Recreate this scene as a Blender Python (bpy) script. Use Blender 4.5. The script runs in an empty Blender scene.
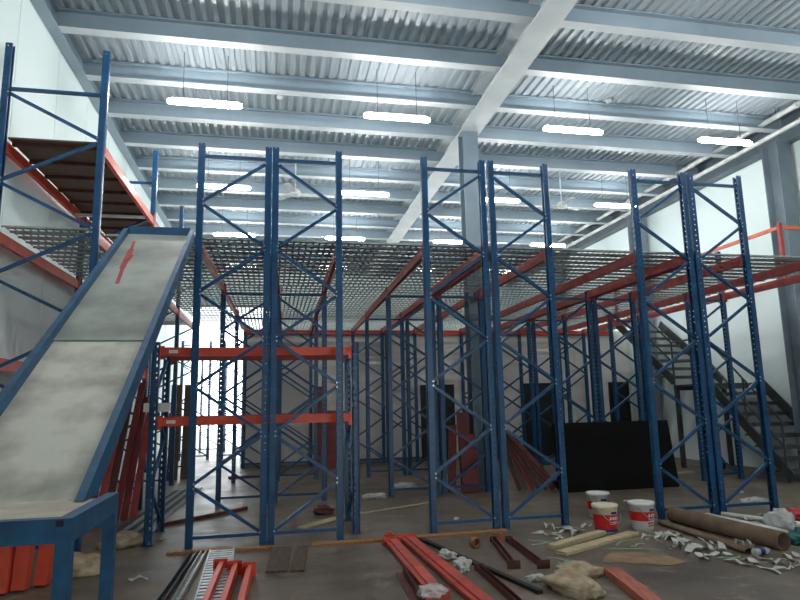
import bpy, bmesh, math, random
from mathutils import Vector, Matrix, noise
random.seed(7)
S = bpy.context.scene
COL = S.collection
PI = math.pi

# ------------------------------------------------------------------ camera, world, exposure
cam_d = bpy.data.cameras.new('camera')
cam_d.sensor_width = 36.0
cam_d.lens = 619.0 / 800.0 * 36.0
cam_d.clip_start = 0.05
cam = bpy.data.objects.new('camera', cam_d)
COL.objects.link(cam)
R_ = ((0.97995513, 0.01335369, 0.19877029),
      (-0.19821357, 0.1654381, 0.96609607),
      (-0.01998324, -0.98612977, 0.1647688))
mw = Matrix(((R_[0][0], -R_[0][1], -R_[0][2], 0.0),
             (R_[1][0], -R_[1][1], -R_[1][2], 0.0),
             (R_[2][0], -R_[2][1], -R_[2][2], 1.5),
             (0, 0, 0, 1)))
cam.matrix_world = mw
S.camera = cam

w = bpy.data.worlds.new('daylight')
S.world = w
w.use_nodes = True
bg = w.node_tree.nodes['Background']
bg.inputs[0].default_value = (0.92, 0.97, 1.0, 1)
bg.inputs[1].default_value = 7.0

S.view_settings.view_transform = 'Standard'
S.view_settings.look = 'None'
S.view_settings.gamma = 1.0
S.view_settings.use_curve_mapping = False
S.view_settings.exposure = 0.12
S.cycles.use_denoising = True
S.cycles.max_bounces = 8
S.cycles.transparent_max_bounces = 24
S.cycles.sample_clamp_indirect = 6.0
LAMP = 95.0

# ------------------------------------------------------------------ materials
def lin(c):
    return tuple(((v / 255.0) / 12.92 if v <= 10 else (((v / 255.0) + 0.055) / 1.055) ** 2.4) for v in c) + (1.0,)

MATS = {}
def mat(name, rgb, rough=0.55, metal=0.0, rgb2=None, scale=6.0, detail=5.0, lo=0.35, hi=0.7, bump=0.0,
        bscale=40.0, stretch=None, spec=0.5, emit=None, estr=0.0):
    m = bpy.data.materials.new(name)
    m.use_nodes = True
    nt = m.node_tree
    b = nt.nodes['Principled BSDF']
    b.inputs['Roughness'].default_value = rough
    b.inputs['Metallic'].default_value = metal
    b.inputs['Specular IOR Level'].default_value = spec
    tc = nt.nodes.new('ShaderNodeTexCoord')
    src = tc.outputs['Object']
    if stretch:
        mp = nt.nodes.new('ShaderNodeMapping')
        mp.inputs['Scale'].default_value = stretch
        nt.links.new(src, mp.inputs['Vector'])
        src = mp.outputs['Vector']
    n = nt.nodes.new('ShaderNodeTexNoise')
    n.inputs['Scale'].default_value = scale
    n.inputs['Detail'].default_value = detail
    nt.links.new(src, n.inputs['Vector'])
    cr = nt.nodes.new('ShaderNodeValToRGB')
    cr.color_ramp.elements[0].position = lo
    cr.color_ramp.elements[1].position = hi
    if rgb2 is None:
        rgb2 = tuple(v * 0.86 for v in rgb)
    cr.color_ramp.elements[0].color = lin(rgb2)
    cr.color_ramp.elements[1].color = lin(rgb)
    nt.links.new(n.outputs['Fac'], cr.inputs['Fac'])
    nt.links.new(cr.outputs['Color'], b.inputs['Base Color'])
    if bump:
        n2 = nt.nodes.new('ShaderNodeTexNoise')
        n2.inputs['Scale'].default_value = bscale
        n2.inputs['Detail'].default_value = 4
        nt.links.new(src, n2.inputs['Vector'])
        bp = nt.nodes.new('ShaderNodeBump')
        bp.inputs['Strength'].default_value = bump
        bp.inputs['Distance'].default_value = 0.02
        nt.links.new(n2.outputs['Fac'], bp.inputs['Height'])
        nt.links.new(bp.outputs['Normal'], b.inputs['Normal'])
    if emit:
        b.inputs['Emission Color'].default_value = emit
        b.inputs['Emission Strength'].default_value = estr
    MATS[name] = m
    return m

def mth(nt, op, a, b=None, c=None):
    n = nt.nodes.new('ShaderNodeMath')
    n.operation = op
    for i, v in enumerate((a, b, c)):
        if v is None:
            continue
        if isinstance(v, (int, float)):
            n.inputs[i].default_value = v
        else:
            nt.links.new(v, n.inputs[i])
    return n.outputs[0]

def punch(m, holes):
    """real perforations: the sheet is transparent where a hole is.  holes(nt, x, y, z) -> 0/1"""
    nt = m.node_tree
    tc = nt.nodes.new('ShaderNodeTexCoord')
    sp = nt.nodes.new('ShaderNodeSeparateXYZ')
    nt.links.new(tc.outputs['Object'], sp.inputs[0])
    h = holes(nt, sp.outputs[0], sp.outputs[1], sp.outputs[2])
    tr = nt.nodes.new('ShaderNodeBsdfTransparent')
    mx = nt.nodes.new('ShaderNodeMixShader')
    out = nt.nodes['Material Output']
    nt.links.new(h, mx.inputs[0])
    nt.links.new(nt.nodes['Principled BSDF'].outputs[0], mx.inputs[1])
    nt.links.new(tr.outputs[0], mx.inputs[2])
    nt.links.new(mx.outputs[0], out.inputs[0])

def upright_holes(nt, x, y, z):
    # web (|x| large): two columns of slots; flanges: one row of small round holes
    fz = mth(nt, 'ABSOLUTE', mth(nt, 'SUBTRACT', mth(nt, 'FRACT', mth(nt, 'MULTIPLY', z, 1 / 0.075)), 0.5))
    slot_z = mth(nt, 'LESS_THAN', fz, 0.23)
    ay = mth(nt, 'ABSOLUTE', y)
    slot_y = mth(nt, 'LESS_THAN', mth(nt, 'ABSOLUTE', mth(nt, 'SUBTRACT', ay, 0.024)), 0.008)
    onweb = mth(nt, 'GREATER_THAN', x, 0.0345)
    slot = mth(nt, 'MULTIPLY', mth(nt, 'MULTIPLY', slot_z, slot_y), onweb)
    dz = mth(nt, 'MULTIPLY', fz, 0.075)
    dx = mth(nt, 'SUBTRACT', x, 0.004)
    r = mth(nt, 'SQRT', mth(nt, 'ADD', mth(nt, 'MULTIPLY', dz, dz), mth(nt, 'MULTIPLY', dx, dx)))
    rnd = mth(nt, 'LESS_THAN', r, 0.0085)
    return mth(nt, 'MAXIMUM', slot, rnd)

def deck_holes(nt, x, y, z):
    fx = mth(nt, 'ABSOLUTE', mth(nt, 'SUBTRACT', mth(nt, 'FRACT', mth(nt, 'MULTIPLY', x, 1 / 0.08)), 0.5))
    fy = mth(nt, 'ABSOLUTE', mth(nt, 'SUBTRACT', mth(nt, 'FRACT', mth(nt, 'MULTIPLY', y, 1 / 0.12)), 0.5))
    a = mth(nt, 'LESS_THAN', fx, 0.33)
    b = mth(nt, 'LESS_THAN', fy, 0.27)
    top = mth(nt, 'GREATER_THAN', z, -0.002)
    return mth(nt, 'MULTIPLY', mth(nt, 'MULTIPLY', a, b), top)

BLUE, BLUE2 = (13, 80, 124), (9, 60, 100)
m_up = mat('blue_upright_steel', BLUE, 0.38, rgb2=BLUE2, scale=5); punch(m_up, upright_holes)
m_blue = mat('blue_painted_steel', BLUE, 0.38, rgb2=BLUE2, scale=7)
m_blue_worn = mat('worn_blue_paint', (34, 92, 130), 0.55, rgb2=(22, 66, 100), scale=9, lo=0.3, hi=0.75)
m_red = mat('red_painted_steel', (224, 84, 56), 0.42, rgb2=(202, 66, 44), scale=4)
m_dullred = mat('dull_red_steel', (176, 70, 64), 0.5, rgb2=(142, 50, 46), scale=6)
m_redfloor = mat('dusty_red_beam', (206, 84, 70), 0.4, rgb2=(168, 60, 50), scale=8)
m_brownsteel = mat('rusty_brown_steel', (104, 52, 44), 0.55, rgb2=(74, 36, 32), scale=9)
m_crimson = mat('dark_red_board', (138, 40, 40), 0.5, rgb2=(98, 26, 28), scale=4)
m_galv = mat('galvanised_steel', (206, 210, 210), 0.38, 0.35, rgb2=(160, 166, 168), scale=16, bump=0.05)
m_galvdeck = mat('galvanised_perforated_sheet', (186, 194, 194), 0.5, 0.25, rgb2=(150, 160, 162), scale=14); punch(m_galvdeck, deck_holes)
m_darkgalv = mat('dark_channel_steel', (88, 96, 100), 0.4, 0.6, rgb2=(58, 64, 68), scale=9)
m_ceil = mat('ceiling_sheet_white', (184, 194, 200), 0.5, rgb2=(170, 182, 190), scale=1.2)
m_beam = mat('roof_beam_paint', (150, 168, 180), 0.5, rgb2=(138, 156, 168), scale=1.5)
m_wall = mat('white_wall_paint', (232, 246, 245), 0.7, rgb2=(222, 238, 238), scale=0.6, lo=0.3, hi=0.75)
m_colgrey = mat('grey_column_paint', (118, 132, 142), 0.55, rgb2=(100, 114, 124), scale=2)
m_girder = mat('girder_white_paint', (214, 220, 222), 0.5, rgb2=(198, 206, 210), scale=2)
m_part = mat('partition_panel_paint', (232, 230, 224), 0.7, rgb2=(212, 211, 206), scale=0.9, stretch=(0.6, 1, 2.5))
m_black = mat('black_stone', (16, 16, 14), 0.8, spec=0.2, rgb2=(8, 8, 7), scale=14, lo=0.4, hi=0.8)
m_dark = mat('dark_door_paint', (22, 23, 23), 0.6, rgb2=(14, 15, 15), scale=3)
m_pine = mat('raw_pine', (186, 132, 84), 0.7, rgb2=(146, 96, 58), scale=5, stretch=(1, 14, 14))
m_palewood = mat('pale_plywood', (206, 190, 156), 0.75, rgb2=(170, 152, 118), scale=6, stretch=(1, 10, 10))
m_darkwood = mat('weathered_board', (104, 84, 68), 0.75, rgb2=(70, 56, 46), scale=5, stretch=(8, 1, 8))
m_deckwood = mat('brown_deck_board', (120, 96, 80), 0.8, rgb2=(92, 74, 62), scale=4, stretch=(1, 8, 1))
m_timber = mat('reddish_timber', (188, 110, 92), 0.7, rgb2=(150, 78, 64), scale=6, stretch=(10, 1, 10))
m_ply = mat('scuffed_chute_panel', (208, 205, 192), 0.5, rgb2=(150, 149, 137), scale=3.0, detail=9, lo=0.36, hi=0.62, bump=0.06)
m_ply_up = mat('shaded_stained_panel', (158, 164, 156), 0.5, rgb2=(102, 108, 102), scale=1.8, detail=9, lo=0.34, hi=0.66, bump=0.06)  # stained; the upper panel's dimmer light is put into the base colour
m_tabletop = mat('scuffed_beige_panel', (206, 196, 178), 0.55, rgb2=(170, 160, 144), scale=5)
m_card = mat('brown_cardboard', (122, 100, 80), 0.85, rgb2=(96, 78, 62), scale=5)
m_cardsheet = mat('brown_paper_sheet', (156, 130, 100), 0.85, rgb2=(126, 102, 78), scale=5)
m_paper = mat('white_paper', (206, 206, 198), 0.8, rgb2=(178, 180, 172), scale=20)
m_green = mat('pale_green_strip', (156, 190, 158), 0.6, rgb2=(120, 160, 128), scale=12)
m_sack = mat('tan_sackcloth', (190, 172, 146), 0.9, rgb2=(150, 132, 108), scale=10, bump=0.3, bscale=60)
m_white = mat('white_plastic', (232, 232, 228), 0.4, rgb2=(216, 216, 212), scale=8)
m_cream = mat('cream_plastic', (236, 224, 200), 0.45, rgb2=(214, 200, 176), scale=8)
m_lred = mat('red_label_print', (208, 34, 30), 0.45, rgb2=(186, 26, 24), scale=8)
m_lblue = mat('blue_label_print', (36, 52, 130), 0.45, rgb2=(26, 40, 108), scale=8)
m_redbag = mat('red_plastic_bag', (200, 30, 44), 0.35, rgb2=(150, 18, 30), scale=14)
m_teal = mat('teal_plastic_bag', (38, 112, 108), 0.4, rgb2=(24, 80, 80), scale=14)
m_tape = mat('brown_tape', (160, 100, 64), 0.35, rgb2=(120, 72, 44), scale=14)
m_orange = mat('orange_handrail_paint', (226, 110, 66), 0.45, rgb2=(204, 92, 54), scale=6)
m_stair = mat('grey_stair_steel', (72, 78, 80), 0.5, 0.2, rgb2=(52, 56, 58), scale=5)
m_lamp = mat('lit_tube', (255, 255, 255), 0.4, emit=(1.0, 0.985, 0.96, 1), estr=LAMP)
m_lampend = mat('lamp_end_plastic', (230, 232, 232), 0.4)
m_wire = mat('grey_wire', (120, 124, 126), 0.5)
m_fan = mat('white_fan_enamel', (232, 234, 232), 0.4)
m_pipe = mat('white_pipe_paint', (226, 228, 226), 0.45)
m_bolt = mat('zinc_bolt', (190, 196, 200), 0.3, 0.8)
m_pink = mat('pink_tape', (226, 70, 120), 0.5)

def concrete(name, base, dark, light):
    m = bpy.data.materials.new(name); m.use_nodes = True
    nt = m.node_tree; b = nt.nodes['Principled BSDF']
    tc = nt.nodes.new('ShaderNodeTexCoord')
    def nz(scale, det, rough=0.6):
        n = nt.nodes.new('ShaderNodeTexNoise'); n.inputs['Scale'].default_value = scale
        n.inputs['Detail'].default_value = det; n.inputs['Roughness'].default_value = rough
        nt.links.new(tc.outputs['Object'], n.inputs['Vector']); return n.outputs['Fac']
    r1 = nt.nodes.new('ShaderNodeValToRGB')
    r1.color_ramp.elements[0].position = 0.3; r1.color_ramp.elements[1].position = 0.72
    r1.color_ramp.elements[0].color = lin(dark); r1.color_ramp.elements[1].color = lin(base)
    nt.links.new(nz(0.7, 8), r1.inputs['Fac'])
    r2 = nt.nodes.new('ShaderNodeValToRGB')
    r2.color_ramp.elements[0].position = 0.56; r2.color_ramp.elements[1].position = 0.72
    r2.color_ramp.elements[0].color = (0, 0, 0, 1); r2.color_ramp.elements[1].color = (0.7, 0.7, 0.7, 1)
    nt.links.new(nz(2.6, 10, 0.7), r2.inputs['Fac'])
    mx = nt.nodes.new('ShaderNodeMixRGB'); mx.inputs[2].default_value = lin(light)
    nt.links.new(r2.outputs['Color'], mx.inputs[0]); nt.links.new(r1.outputs['Color'], mx.inputs[1])
    nt.links.new(mx.outputs[0], b.inputs['Base Color'])
    rr = nt.nodes.new('ShaderNodeMapRange'); rr.inputs[3].default_value = 0.25; rr.inputs[4].default_value = 0.7
    nt.links.new(nz(1.7, 5), rr.inputs[0]); nt.links.new(rr.outputs[0], b.inputs['Roughness'])
    bp = nt.nodes.new('ShaderNodeBump'); bp.inputs['Strength'].default_value = 0.25; bp.inputs['Distance'].default_value = 0.01
    nt.links.new(nz(30, 4), bp.inputs['Height']); nt.links.new(bp.outputs['Normal'], b.inputs['Normal'])
    return m
m_floor = concrete('dirty_concrete', (122, 109, 95), (72, 63, 54), (158, 144, 128))
m_out = mat('outdoor_concrete', (210, 206, 198), 0.8)

def clear_plastic(name):
    m = bpy.data.materials.new(name); m.use_nodes = True
    nt = m.node_tree; b = nt.nodes['Principled BSDF']
    b.inputs['Base Color'].default_value = lin((225, 230, 230)); b.inputs['Roughness'].default_value = 0.2
    tr = nt.nodes.new('ShaderNodeBsdfTransparent'); mx = nt.nodes.new('ShaderNodeMixShader'); mx.inputs[0].default_value = 0.5
    nt.links.new(tr.outputs[0], mx.inputs[1]); nt.links.new(b.outputs[0], mx.inputs[2])
    nt.links.new(mx.outputs[0], nt.nodes['Material Output'].inputs[0])
    return m
m_clear = clear_plastic('clear_plastic_film')

# ------------------------------------------------------------------ mesh helpers
class MB:
    def __init__(self):
        self.v = []; self.f = []; self.mi = []; self.sm = False
    def add(self, vs, fs, mi=0):
        o = len(self.v)
        self.v += [tuple(v) for v in vs]
        self.f += [tuple(i + o for i in f) for f in fs]
        self.mi += [mi] * len(fs)
        return self
    def box(self, x0, x1, y0, y1, z0, z1, M=None, mi=0):
        vs = [Vector((x, y, z)) for z in (z0, z1) for y in (y0, y1) for x in (x0, x1)]
        if M is not None:
            vs = [M @ v for v in vs]
        return self.add(vs, [(0, 2, 3, 1), (4, 5, 7, 6), (0, 1, 5, 4), (2, 6, 7, 3), (0, 4, 6, 2), (1, 3, 7, 5)], mi)
    def bar(self, p0, p1, wd, ht, up=(0, 0, 1), mi=0):
        p0 = Vector(p0); p1 = Vector(p1); d = (p1 - p0)
        L = d.length; d.normalize(); up = Vector(up)
        s = d.cross(up)
        if s.length < 1e-4:
            s = d.cross(Vector((0, 1, 0)))
        s.normalize(); u = s.cross(d)
        vs = []
        for t in (p0, p1):
            for a, b in ((-1, -1), (1, -1), (1, 1), (-1, 1)):
                vs.append(t + s * (a * wd / 2) + u * (b * ht / 2))
        return self.add(vs, [(3, 2, 1, 0), (4, 5, 6, 7), (0, 1, 5, 4), (1, 2, 6, 5), (2, 3, 7, 6), (3, 0, 4, 7)], mi)
    def prism(self, pts, p0, p1, up=(0, 0, 1), close=True, caps=True, mi=0):
        """sweep 2-D outline pts (side, up) from p0 to p1"""
        p0 = Vector(p0); p1 = Vector(p1); d = (p1 - p0).normalized(); up = Vector(up)
        s = d.cross(up)
        if s.length < 1e-4:
            s = Vector((1, 0, 0))
        s.normalize(); u = s.cross(d)
        n = len(pts)
        vs = [t + s * a + u * b for t in (p0, p1) for a, b in pts]
        fs = [(i, (i + 1) % n, n + (i + 1) % n, n + i) for i in range(n if close else n - 1)]
        if caps and close:
            fs += [tuple(range(n - 1, -1, -1)), tuple(range(n, 2 * n))]
        return self.add(vs, fs, mi)
    def tube(self, p0, p1, r0, r1=None, n=12, caps=True, mi=0):
        r1 = r0 if r1 is None else r1
        p0 = Vector(p0); p1 = Vector(p1); d = (p1 - p0).normalized()
        s = d.cross(Vector((0, 0, 1)))
        if s.length < 1e-4:
            s = Vector((1, 0, 0))
        s.normalize(); u = s.cross(d)
        vs = []
        for t, r in ((p0, r0), (p1, r1)):
            for k in range(n):
                a = 2 * PI * k / n
                vs.append(t + s * (r * math.cos(a)) + u * (r * math.sin(a)))
        fs = [(k, (k + 1) % n, n + (k + 1) % n, n + k) for k in range(n)]
        if caps:
            fs += [tuple(range(n - 1, -1, -1)), tuple(range(n, 2 * n))]
        return self.add(vs, fs, mi)
    def lathe(self, prof, n=28, mi=0):
        vs = [(r * math.cos(2 * PI * k / n), r * math.sin(2 * PI * k / n), z) for r, z in prof for k in range(n)]
        fs = []
        for i in range(len(prof) - 1):
            for k in range(n):
                fs.append((i * n + k, i * n + (k + 1) % n, (i + 1) * n + (k + 1) % n, (i + 1) * n + k))
        return self.add(vs, fs, mi)
    def mesh(self, name, mats, smooth=False):
        me = bpy.data.meshes.new(name)
        me.from_pydata(self.v, [], self.f)
        for m in (mats if isinstance(mats, (list, tuple)) else [mats]):
            me.materials.append(m)
        for p, i in zip(me.polygons, self.mi):
            p.material_index = i
        bm = bmesh.new(); bm.from_mesh(me)
        bmesh.ops.recalc_face_normals(bm, faces=bm.faces)
        bm.to_mesh(me); bm.free()
        if smooth:
            for p in me.polygons:
                p.use_smooth = True
        me.update()
        return me
    def build(self, name, mats, parent=None, smooth=False, loc=None):
        return obj(name, self.mesh(name, mats, smooth), parent, loc)

def obj(name, me, parent=None, loc=None, rot=None):
    o = bpy.data.objects.new(name, me)
    COL.objects.link(o)
    if parent is not None:
        o.parent = parent
    if loc is not None:
        o.location = loc
    if rot is not None:
        o.rotation_euler = rot
    return o

def tag(o, label, cat, group=None, kind=None):
    o['label'] = label; o['category'] = cat
    if group:
        o['group'] = group
    if kind:
        o['kind'] = kind
    return o

def empty(name, loc, label, cat, group=None, rz=0.0):
    o = bpy.data.objects.new(name, None)
    o.empty_display_size = 0.1
    COL.objects.link(o)
    o.location = loc; o.rotation_euler = (0, 0, rz)
    return tag(o, label, cat, group)

def struct(name, mb, m, smooth=False, loc=None):
    o = mb.build(name, m, None, smooth, loc)
    o['kind'] = 'structure'
    return o

def copy_tree(src, loc=None, rz=None, label=None, group=None, parent=None):
    c = src.copy(); COL.objects.link(c)
    if parent is not None:
        c.parent = parent
    for ch in list(src.children):
        copy_tree(ch, parent=c)
    if loc is not None:
        c.location = loc
    if rz is not None:
        c.rotation_euler = (0, 0, rz)
    if label:
        c['label'] = label
    if group:
        c['group'] = group
    return c

# ------------------------------------------------------------------ the hall
XL, XR = -3.14, 10.12
YF, YB = -7.0, 25.0
ZC = 7.0
PY = 16.36       # partition wall under the deck
struct('floor', MB().box(XL - 0.2, XR + 0.2, YF - 0.2, YB + 0.2, -0.2, 0.0), m_floor)
# left wall with faint panel seams
b = MB(); b.box(XL - 0.2, XL, YF, YB, 0, 7.6)
for k in range(21):
    y = -5 + 1.42 * k
    b.box(XL, XL + 0.006, y - 0.012, y + 0.012, 0.1, 7.1)
struct('wall_left', b, m_wall)
struct('wall_right', MB().box(XR, XR + 0.2, YF, YB, 0, 7.6), m_wall)
# unseen wall behind the camera; its wide opening is added for fill daylight
b = MB(); b.box(XL - 0.2, 2.0, YF - 0.2, YF, 0, 7.6).box(6.0, XR + 0.2, YF - 0.2, YF, 0, 7.6).box(2.0, 6.0, YF - 0.2, YF, 3.2, 7.6)
struct('wall_front', b, m_wall)
struct('ground_yard', MB().box(-16, 24, YF - 26, YF - 0.2, -0.2, -0.01), m_out)  # unseen ground outside the added opening
# far back wall with the open loading doorway at its left end
b = MB()
b.box(0.25, XR + 0.2, YB, YB + 0.2, 0, 7.6)
b.box(XL - 0.2, 0.25, YB, YB + 0.2, 5.4, 7.6)
struct('wall_back', b, m_wall)
struct('trim_1', MB().box(0.19, 0.25, YB - 0.06, YB, 0, 5.46).box(XL, 0.19, YB - 0.06, YB, 5.4, 5.46), m_colgrey)
struct('ground_outside', MB().box(-14, 12, YB + 0.2, YB + 22, -0.2, -0.01), m_out)
# partition wall below the deck (white sandwich panels with seams)
b = MB(); b.box(-0.78, XR, PY, PY + 0.1, 0, 3.455)
for k in range(1, 10):
    x = -0.78 + 1.15 * k
    b.box(x - 0.01, x + 0.01, PY - 0.008, PY, 0.1, 3.38)
for z in (0.55, 1.1, 1.65, 2.2, 2.75):
    b.box(-0.78, XR, PY - 0.004, PY, z - 0.006, z + 0.006)
struct('wall_partition', b, m_part)
struct('baseboard_partition', MB().box(-0.78, XR, PY - 0.02, PY, 0, 0.1), m_colgrey)
for i, (x0, x1) in enumerate(((3.87, 4.80), (6.72, 7.78), (9.40, 10.02))):
    b = MB(); b.box(x0 + 0.05, x1 - 0.05, PY - 0.05, PY - 0.012, 0.0, 1.93)
    d = struct('door_%d' % (i + 1), b, m_dark)
    b = MB(); b.box(x0, x0 + 0.05, PY - 0.06, PY - 0.005, 0, 1.98).box(x1 - 0.05, x1, PY - 0.06, PY - 0.005, 0, 1.98)
    b.box(x0 + 0.05, x1 - 0.05, PY - 0.06, PY - 0.005, 1.93, 1.98)
    b.build('door_frame', m_dark, d)
    MB().tube((x1 - 0.12, PY - 0.05, 1.0), (x1 - 0.12, PY - 0.1, 1.0), 0.012).bar((x1 - 0.12, PY - 0.1, 1.0), (x1 - 0.22, PY - 0.1, 1.0), 0.015, 0.02).build('door_handle', m_darkgalv, d)

# corrugated ceiling sheet: ribs run away from the camera
b = MB(); pitch = 0.16
n = int((XR - XL) / pitch) + 1
prof = []
for k in range(n):
    x = XL + k * pitch
    prof += [(x, ZC), (x + 0.06, ZC), (x + 0.08, ZC + 0.04), (x + 0.14, ZC + 0.04)]
prof = [(min(x, XR), z) for x, z in prof]
vs = [(x, y, z) for y in (YF, YB) for x, z in prof]
k = len(prof)
b.add(vs, [(i, i + 1, k + i + 1, k + i) for i in range(k - 1)])
b.box(XL - 0.2, XR + 0.2, YF - 0.2, YB + 0.2, ZC + 0.09, ZC + 0.25)
struct('ceiling', b, m_ceil)
# I-beams across the hall, every 1.3 m
def ibeam(b, p0, p1, wd, ht, tf=0.018, tw=0.012):
    a, h = wd / 2, ht / 2; t = tw / 2
    pts = [(-a, -h), (a, -h), (a, -h + tf), (t, -h + tf), (t, h - tf), (a, h - tf), (a, h), (-a, h), (-a, h - tf), (-t, h - tf), (-t, -h + tf), (-a, -h + tf)]
    return b.prism(pts, p0, p1)
BEAM_Y = [8.62 + 1.3 * k for k in range(-11, 13)]
for y in BEAM_Y:
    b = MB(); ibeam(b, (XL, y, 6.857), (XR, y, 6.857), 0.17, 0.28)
    b.mi = [1 if k == 0 else 0 for k in range(len(b.mi))]   # the glow on the lower flange's underside is put into its colour
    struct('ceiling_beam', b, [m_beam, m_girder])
GX = 3.5
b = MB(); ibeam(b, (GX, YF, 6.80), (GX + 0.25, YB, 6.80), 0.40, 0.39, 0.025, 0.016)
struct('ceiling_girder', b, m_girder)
b = MB(); ibeam(b, (XR - 0.12, YF, 6.73), (XR - 0.12, YB, 6.73), 0.2, 0.53, 0.02, 0.014)
struct('trim_2', b, m_colgrey)
b = MB(); ibeam(b, (XL + 0.09, YF, 6.85), (XL + 0.09, YB, 6.85), 0.16, 0.28, 0.02, 0.014)
struct('trim_3', b, m_beam)
# columns
def hcol(x, y, z1, wd=0.3, dp=0.3, m=m_colgrey):
    b = MB(); a, h = wd / 2, dp / 2; tf, t = 0.02, 0.012
    pts = [(-a, -h), (a, -h), (a, -h + tf), (t, -h + tf), (t, h - tf), (a, h - tf), (a, h), (-a, h), (-a, h - tf), (-t, h - tf), (-t, -h + tf), (-a, -h + tf)]
    vs = [(x + p, y + q, z) for z in (0.02, z1) for p, q in pts]
    k = len(pts)
    b.add(vs, [(i, (i + 1) % k, k + (i + 1) % k, k + i) for i in range(k)] + [tuple(range(k - 1, -1, -1)), tuple(range(k, 2 * k))])
    b.box(x - a - 0.06, x + a + 0.06, y - h - 0.06, y + h + 0.06, 0, 0.02)
    return b
struct('column_middle', hcol(3.62, 10.78, 6.61, 0.30, 0.30), mat('column_blue_grey', (112, 130, 142), 0.5, rgb2=(98, 116, 128), scale=2))
for y in (2.9, 10.05, 15.0, 20.0):
    struct('column_right', hcol(9.85, y, 6.49, 0.32, 0.40), m_colgrey)

# pipes along the right wall, under the ceiling
for x, z, r, lab in ((9.42, 6.80, 0.05, 'upper white pipe along the right wall, nearer the ceiling'),
                     (9.50, 6.52, 0.045, 'lower white pipe along the right wall, below its twin')):
    b = MB(); b.tube((x, YF, z), (x, YB, z), r, n=14)
    t = tag(b.build('pipe', m_pipe, None, True), lab, 'pipe', 'pipes on the right wall')
    for y in range(3, 24, 3):
        MB().tube((x, y - 0.03, z), (x, y + 0.03, z), r + 0.014, n=14).build('coupling', m_pipe, t)
        MB().tube((x, y + 0.5, z), (x, y + 0.5, ZC), 0.008, n=6).build('hanger_rod', m_wire, t)

# ------------------------------------------------------------------ lamps, fans, detectors
LZ = 6.16
def lamp(x, y, label):
    t = empty('pendant_light', (x, y, LZ), label, 'lamp', 'pendant tube lights')
    b = MB()
    pr = [(0.0, -0.56), (0.03, -0.555), (0.046, -0.53), (0.05, -0.48), (0.05, 0.48), (0.046, 0.53), (0.03, 0.555), (0.0, 0.56)]
    n = 12
    vs = [(z, r * math.cos(2 * PI * k / n), r * 0.85 * math.sin(2 * PI * k / n)) for r, z in pr for k in range(n)]
    fs = [(i * n + k, i * n + (k + 1) % n, (i + 1) * n + (k + 1) % n, (i + 1) * n + k) for i in range(len(pr) - 1) for k in range(n)]
    b.add(vs, fs)
    b.build('lit_tube', m_lamp, t, True)
    MB().box(-0.5, 0.5, -0.03, 0.03, 0.040, 0.058).build('tray', m_lampend, t)
    for s in (-0.33, 0.33):
        MB().tube((s, 0, 0.055), (s, 0, ZC - LZ), 0.006, n=6).build('suspension_wire', m_wire, t)
    return t
lx = (-1.1, 1.95, 5.1, 8.15)
ly = (9.4, 13.2, 17.05, 20.9, 5.55)
rown = ('nearest row', 'second row', 'third row', 'farthest row', 'row just overhead')
coln = ('leftmost', 'second from left', 'third from left', 'rightmost')
proto = None
for j, y in enumerate(ly):
    for i, x in enumerate(lx):
        lab = 'lit tube lamp hung from ceiling, %s in the %s' % (coln[i], rown[j])
        proto = lamp(x, y, lab) if proto is None else proto
        if not (i == 0 and j == 0):
            copy_tree(proto, (x, y, LZ), label=lab)

def fan(x, y, label, rz):
    t = empty('ceiling_fan', (x, y, 6.1), label, 'ceiling fan', 'white ceiling fans', rz)
    MB().tube((0, 0, 0.08), (0, 0, ZC - 6.1), 0.014).build('down_rod', m_fan, t)
    b = MB(); b.lathe([(0.0, -0.07), (0.08, -0.06), (0.12, -0.02), (0.12, 0.03), (0.07, 0.09), (0.0, 0.1)], 20)
    b.build('motor_housing', m_fan, t, True)
    for k in range(3):
        a = 2 * PI * k / 3
        M = Matrix.Rotation(a, 4, 'Z') @ Matrix.Rotation(0.2, 4, 'X')
        b = MB(); pts = [(0.12, -0.045), (0.2, -0.06), (0.58, -0.075), (0.62, 0.0), (0.58, 0.075), (0.2, 0.06), (0.12, 0.045)]
        vs = [M @ Vector((p, q, z)) for z in (-0.006, 0.006) for p, q in pts]
        k7 = len(pts)
        b.add(vs, [(i, (i + 1) % k7, k7 + (i + 1) % k7, k7 + i) for i in range(k7)] + [tuple(range(k7 - 1, -1, -1)), tuple(range(k7, 2 * k7))])
        b.build('blade', m_fan, t)
fan(0.42, 13.2, 'white three-bladed ceiling fan between the two lamps at left', 0.15)
fan(6.72, 13.2, 'white three-bladed ceiling fan between the two lamps at right', 0.5)
for x, y, lab in ((0.05, 10.6, 'small white smoke detector on the ceiling near the left lamps'), (6.05, 9.75, 'small white smoke detector on the ceiling beside the right lamps')):
    b = MB(); b.lathe([(0.0, -0.06), (0.04, -0.055), (0.06, -0.02), (0.065, 0.0), (0.0, 0.0)], 16)
    tag(b.build('smoke_detector', m_white, None, True, (x, y, ZC)), lab, 'smoke detector', 'ceiling detectors')

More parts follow.
